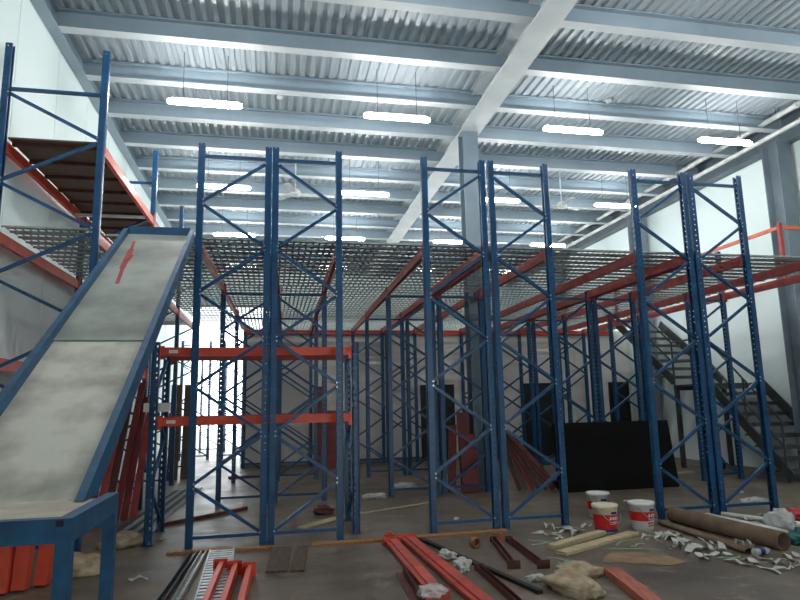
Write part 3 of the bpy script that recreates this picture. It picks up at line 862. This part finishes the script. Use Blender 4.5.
# crumpled soft things
def lump(name, m, loc, sx, sy, sz, label, cat, seed, rz=0.0, amp=0.35, freq=3.0, group=None, res=3):
    bm = bmesh.new()
    bmesh.ops.create_icosphere(bm, subdivisions=res + 1, radius=1.0)
    for v in bm.verts:
        p = v.co.copy()
        n1 = noise.noise(p * freq * 0.5 + Vector((seed, 0, 0))) + 0.6 * abs(noise.noise(p * freq * 1.6 + Vector((0, seed, 0)))) + 0.25 * noise.noise(p * freq * 4 + Vector((seed, seed, 0)))
        r = 1.0 + amp * n1
        v.co = Vector((p.x * r * sx, p.y * r * sy, max(p.z * r, -0.55) * sz))
    lo = min(v.co.z for v in bm.verts)
    for v in bm.verts:
        v.co.z -= lo
    me = bpy.data.meshes.new(name); bm.to_mesh(me); bm.free()
    me.materials.append(m)
    for p in me.polygons:
        p.use_smooth = True
    o = obj(name, me, None, loc, (0, 0, rz))
    return tag(o, label, cat, group)
lump('sack', m_sack, (2.36, 4.86, 0), 0.16, 0.24, 0.085, 'larger crumpled tan sack on the floor by the camera', 'sack', 3.1, 0.3, 0.4, 2.6, 'tan sacks')
lump('sack', m_sack, (2.62, 5.30, 0), 0.20, 0.13, 0.06, 'flatter tan sack behind the larger one, over a brown post', 'sack', 5.7, -0.2, 0.45, 3.0, 'tan sacks')
lump('rag', m_sack, (-1.74, 6.55, 0), 0.22, 0.16, 0.12, 'front crumpled tan rag under the table', 'rag', 9.2, 0.2, 0.45, 3.0, 'tan rags under the table')
lump('rag', m_sack, (-1.62, 7.75, 0), 0.24, 0.2, 0.08, 'back crumpled tan rag beside the low rack foot', 'rag', 12.2, 0.9, 0.45, 3.0, 'tan rags under the table')
lump('plastic_scrap', m_paper, (1.68, 6.12, 0), 0.07, 0.10, 0.05, 'upper crumpled white wrap beside the dark bar', 'wrap', 15.1, 0.4, 0.6, 4.0, 'white wrap by the red beams')
lump('plastic_scrap', m_paper, (1.70, 5.72, 0), 0.07, 0.10, 0.06, 'lower crumpled white wrap between red beam and brown post', 'wrap', 17.4, -0.4, 0.6, 4.0, 'white wrap by the red beams')
lump('plastic_scrap', m_clear, (1.22, 4.93, 0.05), 0.10, 0.12, 0.04, 'clear film over the near end of the left red beam', 'wrap', 19.4, 0.1, 0.5, 4.0)
lump('plastic_scrap', m_paper, (2.20, 5.22, 0), 0.07, 0.06, 0.03, 'white wrap lying right of the dark bar end', 'wrap', 21.4, 0.1, 0.6, 4.0)
lump('red_bag', m_redbag, (6.30, 6.75, 0), 0.26, 0.13, 0.09, 'crumpled red plastic bag at the right edge', 'bag', 23.0, 0.2, 0.5, 4.0)
lump('clear_bag', m_clear, (5.72, 6.40, 0.0), 0.14, 0.12, 0.14, 'crumpled clear plastic bag beside the red bag', 'bag', 25.0, 0.2, 0.5, 4.0)
lump('teal_bag', m_teal, (5.32, 5.72, 0), 0.14, 0.12, 0.09, 'crumpled teal bag at the right edge', 'bag', 27.0, 0.2, 0.5, 4.0)
lump('brown_bundle', m_brownsteel, (0.72, 9.05, 0), 0.13, 0.09, 0.07, 'small reddish brown bundle on floor behind the left frame pair', 'bundle', 29.0, 0.2, 0.5, 4.0)
lump('plastic_scrap', m_paper, (2.3, 11.2, 0), 0.22, 0.12, 0.06, 'pale wrap on floor behind the left middle frame', 'wrap', 31.0, 0.2, 0.5, 4.0)
lump('plastic_scrap', m_paper, (1.62, 10.2, 0), 0.18, 0.09, 0.05, 'pale wrap on floor beside the second row foot', 'wrap', 33.0, 0.2, 0.5, 4.0)
lump('plastic_scrap', m_clear, (6.75, 8.0, 0), 0.22, 0.10, 0.05, 'clear film scrap on the floor near the stairs', 'wrap', 37.0, 0.2, 0.5, 4.0)

lump('black_bag', m_dark, (9.25, 12.0, 0), 0.2, 0.16, 0.2, 'black crumpled bag on the floor under the stair landing', 'bag', 41.0, 0.2, 0.5, 3.0)
# floor items further in
lying('brown_pole', m_brownsteel, (-1.42, 8.72), (-0.36, 9.75), 0.05, 0.05, 'dark brown pole lying behind the left frame pair', 'pole')
lying('pale_plank', m_palewood, (0.35, 8.05), (1.18, 8.95), 0.16, 0.02, 'pale plank lying across the floor by the low rack', 'plank', 'pale planks inside')
lying('pale_lath', m_palewood, (1.15, 8.85), (2.4, 9.55), 0.035, 0.015, 'thin pale lath pointing to the middle frame pair', 'lath')
for k in range(6):
    lying('steel_strip', m_galv if k % 2 else m_darkgalv, (-1.86 + 0.075 * k, 8.75 + 0.05 * k - 0.8), (-1.68 + 0.075 * k, 12.2 + 0.06 * k), 0.05, 0.04, '%s steel strip of the bundle behind the slide' % ('leftmost', 'second from left', 'third from left', 'third from right', 'second from right', 'rightmost')[k], 'steel strip', 'bundle of steel strips', section='channel')
lying('red_beam', m_dullred, (-0.9, 13.9), (-0.2, 14.05), 0.06, 0.06, 'short red beam lying at the bright floor', 'rack beam')
lying('pale_plank', m_palewood, (7.0, 11.1), (8.35, 11.55), 0.14, 0.03, 'upper pale plank on the floor under the stairs', 'plank', 'planks under the stairs', z=0.0)
lying('pale_plank', m_palewood, (6.95, 11.45), (8.0, 12.1), 0.14, 0.03, 'lower pale plank farther under the stairs', 'plank', 'planks under the stairs')

# right-hand rubbish: planks, rolls, cardboard
lying('pale_plank', m_palewood, (2.80, 5.98), (3.98, 6.62), 0.13, 0.03, 'front pale plywood strip near the red bucket', 'plank', 'pale plywood strips')
lying('pale_plank', m_palewood, (2.80, 6.20), (3.64, 6.70), 0.10, 0.05, 'rear pale plywood strip touching the red bucket', 'plank', 'pale plywood strips')
b = MB(); pts = [(-0.42, -0.06), (-0.16, 0.26), (0.12, 0.2), (0.30, -0.02), (0.33, -0.26), (0.1, -0.34), (-0.1, -0.2)]
k7 = len(pts)
b.add([(x, y, z + 0.02 * math.sin(4 * x) * 0) for z in (0.001, 0.007) for x, y in pts], [(i, (i + 1) % k7, k7 + (i + 1) % k7, k7 + i) for i in range(k7)] + [tuple(range(k7 - 1, -1, -1)), tuple(range(k7, 2 * k7))])
tag(b.build('cardboard_sheet', m_cardsheet, None, False, (3.44, 5.66, 0)), 'torn brown cardboard sheet lying flat before the buckets', 'cardboard')
lying('timber_block', m_timber, (2.90, 5.22), (2.72, 4.3), 0.13, 0.06, 'reddish timber lying by the camera right of the sack', 'timber')
def hollow_roll(name, m, p0, p1, r, label, cat, n=26, flat=1.0, ri=0.8):
    p0 = Vector(p0); p1 = Vector(p1); d = p1 - p0; L = d.length
    b = MB()
    b.lathe([(r, 0), (r, L), (r * ri, L), (r * ri * 0.98, L * 0.7), (r * ri * 0.98, L * 0.3), (r * ri, 0), (r, 0)], n)
    b.v = [(x, y * flat, z) for x, y, z in b.v]
    o = b.build(name, m, None, True, (p0.x, p0.y, r * flat + 0.001)); 
    o.rotation_euler = (PI / 2, 0, math.atan2(d.y, d.x) + PI / 2)
    return tag(o, label, cat)
hollow_roll('cardboard_roll', m_card, (4.83, 7.12, 0), (4.93, 5.52, 0), 0.09, 'thick brown cardboard roll lying before the right frame pair', 'roll')
hollow_roll('cardboard_roll', m_card, (4.60, 7.02, 0), (4.52, 5.50, 0), 0.055, 'thinner brown cardboard roll beside the thick one', 'roll', flat=0.5)
b = MB(); b.tube((5.36, 7.2, 0.036), (5.45, 6.05, 0.036), 0.035, n=16); tag(b.build('white_tube', m_white, None, True), 'left white plastic tube on the floor behind the cardboard roll', 'tube', 'white tubes')
b = MB(); b.tube((5.62, 7.25, 0.031), (6.02, 6.35, 0.031), 0.03, n=16); tag(b.build('white_tube', m_white, None, True), 'right white plastic tube reaching toward the red bag', 'tube', 'white tubes')
# plastic bottle
t = empty('plastic_bottle', (4.50, 5.42, 0.036), 'clear plastic bottle lying by the end of the cardboard rolls', 'bottle', rz=0.15)
b = MB(); b.lathe([(0, 0), (0.032, 0.002), (0.034, 0.02), (0.034, 0.15), (0.026, 0.18), (0.013, 0.20), (0.013, 0.215)], 18)
o = b.build('bottle_body', m_clear, t, True); o.rotation_euler = (0, PI / 2, 0)
b = MB(); b.lathe([(0.0152, 0.2), (0.0152, 0.222), (0, 0.222)], 14); o = b.build('cap', m_lblue, t, True); o.rotation_euler = (0, PI / 2, 0)
b = MB(); b.lathe([(0.0346, 0.06), (0.0346, 0.12)], 18); o = b.build('label_band', m_lblue, t, True); o.rotation_euler = (0, PI / 2, 0)

# paint buckets
def bucket(loc, rz, label, body, band, lidm, open_top=False):
    t = empty('paint_bucket', loc, label, 'bucket', 'paint buckets', rz); t.scale = (1, 1, 0.92)
    H_, r0, r1 = 0.33, 0.122, 0.142
    rr = lambda z: r0 + (r1 - r0) * z / H_
    b = MB(); b.lathe([(0, 0.001), (r0 - 0.006, 0.001), (r0, 0.008), (rr(0.30), 0.30), (rr(0.30) + 0.008, 0.302), (rr(0.31) + 0.008, 0.312), (r1 - 0.006, 0.315), (0.0, 0.316)] , 36)
    b.build('bucket_body', body, t, True)
    lowb = 0.055 if body is m_cream else 0.115
    b = MB(); b.lathe([(rr(lowb) + 0.0015, lowb), (rr(0.225) + 0.0015, 0.225)], 36); b.build('label_band', band, t, True)
    if body is m_cream:
        b = MB(); b.lathe([(rr(0.02) + 0.0015, 0.02), (rr(0.055) + 0.0015, 0.055)], 36); b.build('lower_band', m_lblue, t, True)
    # oval emblem and rows of unreadable print
    em = MB(); pr = MB()
    def patch(mb, a0, a1, z0, z1, off, n=6):
        vs = []
        for i in range(n + 1):
            a = a0 + (a1 - a0) * i / n
            for z in (z0, z1):
                r = rr(z) + off
                vs.append((r * math.cos(a), r * math.sin(a), z))
        mb.add(vs, [(2 * i, 2 * i + 2, 2 * i + 3, 2 * i + 1) for i in range(n)])
    f = -PI / 2
    patch(em, f - 0.35, f + 0.25, 0.232, 0.262, 0.002)
    em.build('emblem', m_lblue, t, True)
    for k in range(4):
        a = f - 0.5 + 0.24 * k
        patch(pr, a, a + 0.16, 0.165, 0.20, 0.003, 3)
    if body is not m_cream:
        lo2 = MB(); patch(lo2, f - 0.55, f + 0.1, 0.085, 0.10, 0.002); patch(lo2, f - 0.55, f + 0.25, 0.055, 0.066, 0.002); lo2.build('small_print', m_lred, t, True)
        lo3 = MB(); patch(lo3, f + 0.3, f + 0.6, 0.03, 0.10, 0.002); lo3.build('side_patch', m_lblue, t, True)
    patch(pr, f - 0.5, f + 0.35, 0.135, 0.145, 0.003)
    patch(pr, f - 0.5, f + 0.15, 0.115, 0.122, 0.003)
    patch(pr, f + 0.62, f + 0.95, 0.07, 0.20, 0.003)
    pr.build('print', m_white, t, True)
    b = MB(); b.lathe([(0.0, 0.326), (r1 - 0.02, 0.326), (r1 - 0.012, 0.336), (r1 + 0.006, 0.336), (r1 + 0.008, 0.306), (r1 + 0.003, 0.304)], 36)
    b.build('lid', lidm, t, True)
    b = MB(); hp = []
    for k in range(13):
        a = PI * k / 12
        hp.append(Vector((-(r1 + 0.012) * math.cos(a), -0.05 - 0.115 * math.sin(a) * 1.0, 0.29 - 0.16 * math.sin(a))))
    for p, q in zip(hp, hp[1:]):
        b.tube(p, q, 0.004, n=6)
    b.build('handle', m_bolt, t, True)
    return t
bucket((3.76, 6.82, 0), 0.35, 'front red and cream paint bucket left of the red-banded white one', m_cream, m_lred, m_cream)
bucket((4.25, 6.86, 0), 0.5, 'white paint bucket with red band nearest the cardboard rolls', m_white, m_lred, m_white)
bucket((4.16, 7.70, 0), 0.1, 'white and red paint bucket standing behind the other two', m_white, m_lred, m_white)

# torn paper and strips
def scrap(x, y, L, W, rz, name, m, label, group, cat, curl):
    n = 5; b = MB(); vs = []
    for i in range(n + 1):
        u = i / n
        wv = W * (0.65 + 0.35 * math.sin(2.5 * u + x * 9)) * (1 if 0 < i < n else 0.6)
        z = 0.002 + curl * abs(math.sin(PI * u * 1.3 + y * 7))
        sh = 0.15 * L * math.sin(3 * u + x * 5)
        vs += [(L * (u - 0.5), sh - wv / 2, z), (L * (u - 0.5), sh + wv / 2, z * 1.0 + curl * 0.4 * (i % 2))]
    lo = min(v[2] for v in vs)
    vs = [(a, c, d - lo + 0.001) for a, c, d in vs]
    k = len(vs); vs2 = vs + [(a, c, d + 0.002) for a, c, d in vs]
    fs = [(2 * i, 2 * i + 1, 2 * i + 3, 2 * i + 2) for i in range(n)] + [(k + 2 * i, k + 2 * i + 2, k + 2 * i + 3, k + 2 * i + 1) for i in range(n)]
    fs += [(2 * i, 2 * i + 2, k + 2 * i + 2, k + 2 * i) for i in range(n)] + [(2 * i + 1, k + 2 * i + 1, k + 2 * i + 3, 2 * i + 3) for i in range(n)]
    fs += [(0, k, k + 1, 1), (2 * n, 2 * n + 1, k + 2 * n + 1, k + 2 * n)]
    b.add(vs2, fs)
    o = b.build(name, m, None, False, (x, y, 0)); o.rotation_euler = (0, 0, rz)
    return tag(o, label, cat, group)
rnd = random.Random(11)
KEEP = [((2.80, 5.98), (3.98, 6.62), 0.09), ((2.80, 6.20), (3.64, 6.70), 0.08), ((2.52, 6.66), (2.42, 5.5), 0.08), ((2.62, 5.3), (2.62, 5.3), 0.22), ((4.83, 7.12), (4.93, 5.52), 0.11), ((4.60, 7.02), (4.52, 5.50), 0.07),
        ((5.36, 7.2), (5.45, 6.05), 0.05), ((5.62, 7.25), (6.02, 6.35), 0.05), ((3.76, 6.82), (3.76, 6.82), 0.16), ((4.25, 6.86), (4.25, 6.86), 0.16),
        ((4.50, 5.42), (4.72, 5.45), 0.05), ((5.32, 5.72), (5.32, 5.72), 0.15), ((5.72, 6.40), (5.72, 6.40), 0.15), ((6.3, 6.75), (6.3, 6.75), 0.25),
        ((3.2, 5.75), (3.65, 5.5), 0.28), ((2.9, 5.22), (2.7, 4.3), 0.1), ((4.2, 7.72), (4.2, 7.72), 0.16)]
done = []
def clear_of(x, y, L, W, rz):
    c, s_ = math.cos(rz) * L / 2, math.sin(rz) * L / 2
    for q in ((x, y), (x + c, y + s_), (x - c, y - s_)):
        for a, b_, r_ in KEEP:
            ax, ay = a; bx, by = b_; dx_, dy_ = bx - ax, by - ay; ll = dx_ * dx_ + dy_ * dy_
            t_ = 0 if ll == 0 else max(0, min(1, ((q[0] - ax) * dx_ + (q[1] - ay) * dy_) / ll))
            if math.hypot(q[0] - ax - t_ * dx_, q[1] - ay - t_ * dy_) < r_ + W / 2 + 0.02:
                return False
        for o in done:
            if math.hypot(q[0] - o[0], q[1] - o[1]) < 0.38 * o[2] + 0.02:
                return False
    done.append((x, y, L))
    return True
def scatter(xa, xb, ya, yb, n, l0, l1, w0, w1, rz0, rz1, name, m, label, group, cat, c0, c1):
    k = 0
    for _ in range(n * 30):
        if k >= n:
            break
        x, y = rnd.uniform(xa, xb), rnd.uniform(ya, yb)
        L, W, rz = rnd.uniform(l0, l1), rnd.uniform(w0, w1), rnd.uniform(rz0, rz1)
        if clear_of(x, y, L, W, rz):
            scrap(x, y, L, W, rz, name, m, label, group, cat, rnd.uniform(c0, c1)); k += 1
for z in ((5.0, 6.1, 4.95, 6.0, 60), (5.1, 6.6, 5.8, 7.0, 34), (3.95, 4.5, 5.5, 6.7, 22), (4.1, 5.0, 4.85, 5.35, 12), (3.0, 3.75, 6.3, 7.2, 9), (4.66, 4.8, 5.4, 7.0, 4)):
    scatter(*z, 0.09, 0.30, 0.035, 0.12, 0, PI, 'paper_scrap', m_paper, 'torn white paper scrap among the litter around the cardboard rolls', 'torn paper around the rolls', 'paper scrap', 0.01, 0.07)
for z in ((2.6, 3.7, 5.6, 6.7, 14), (3.7, 4.5, 5.4, 6.8, 16), (5.0, 6.2, 5.6, 7.2, 12)):
    scatter(*z, 0.2, 0.5, 0.02, 0.035, -0.7, 0.8, 'green_strip', m_green, 'thin pale green packing strip in the litter on the right', 'green packing strips', 'packing strip', 0.005, 0.03)
for x, y, L, W, rz, lab in ((-1.15, 6.15, 0.16, 0.06, 0.3, 'white paper scrap on the floor right of the table leg'), (-1.22, 7.9, 0.12, 0.07, 1.0, 'white paper scrap beside the low rack foot'),
                            (2.35, 8.05, 0.10, 0.08, 0.6, 'white paper scrap inside the middle frames'), (5.2, 8.6, 0.3, 0.05, 0.2, 'pale paper strip on the floor behind the buckets'),
                            (0.5, 8.3, 0.08, 0.05, 0.2, 'small paper scrap near the low rack beams'), (7.3, 8.9, 0.2, 0.12, 0.5, 'paper scrap on the floor near the foot of the stairs')):
    scrap(x, y, L, W, rz, 'paper_scrap', m_paper, lab, None, 'paper scrap', 0.03)
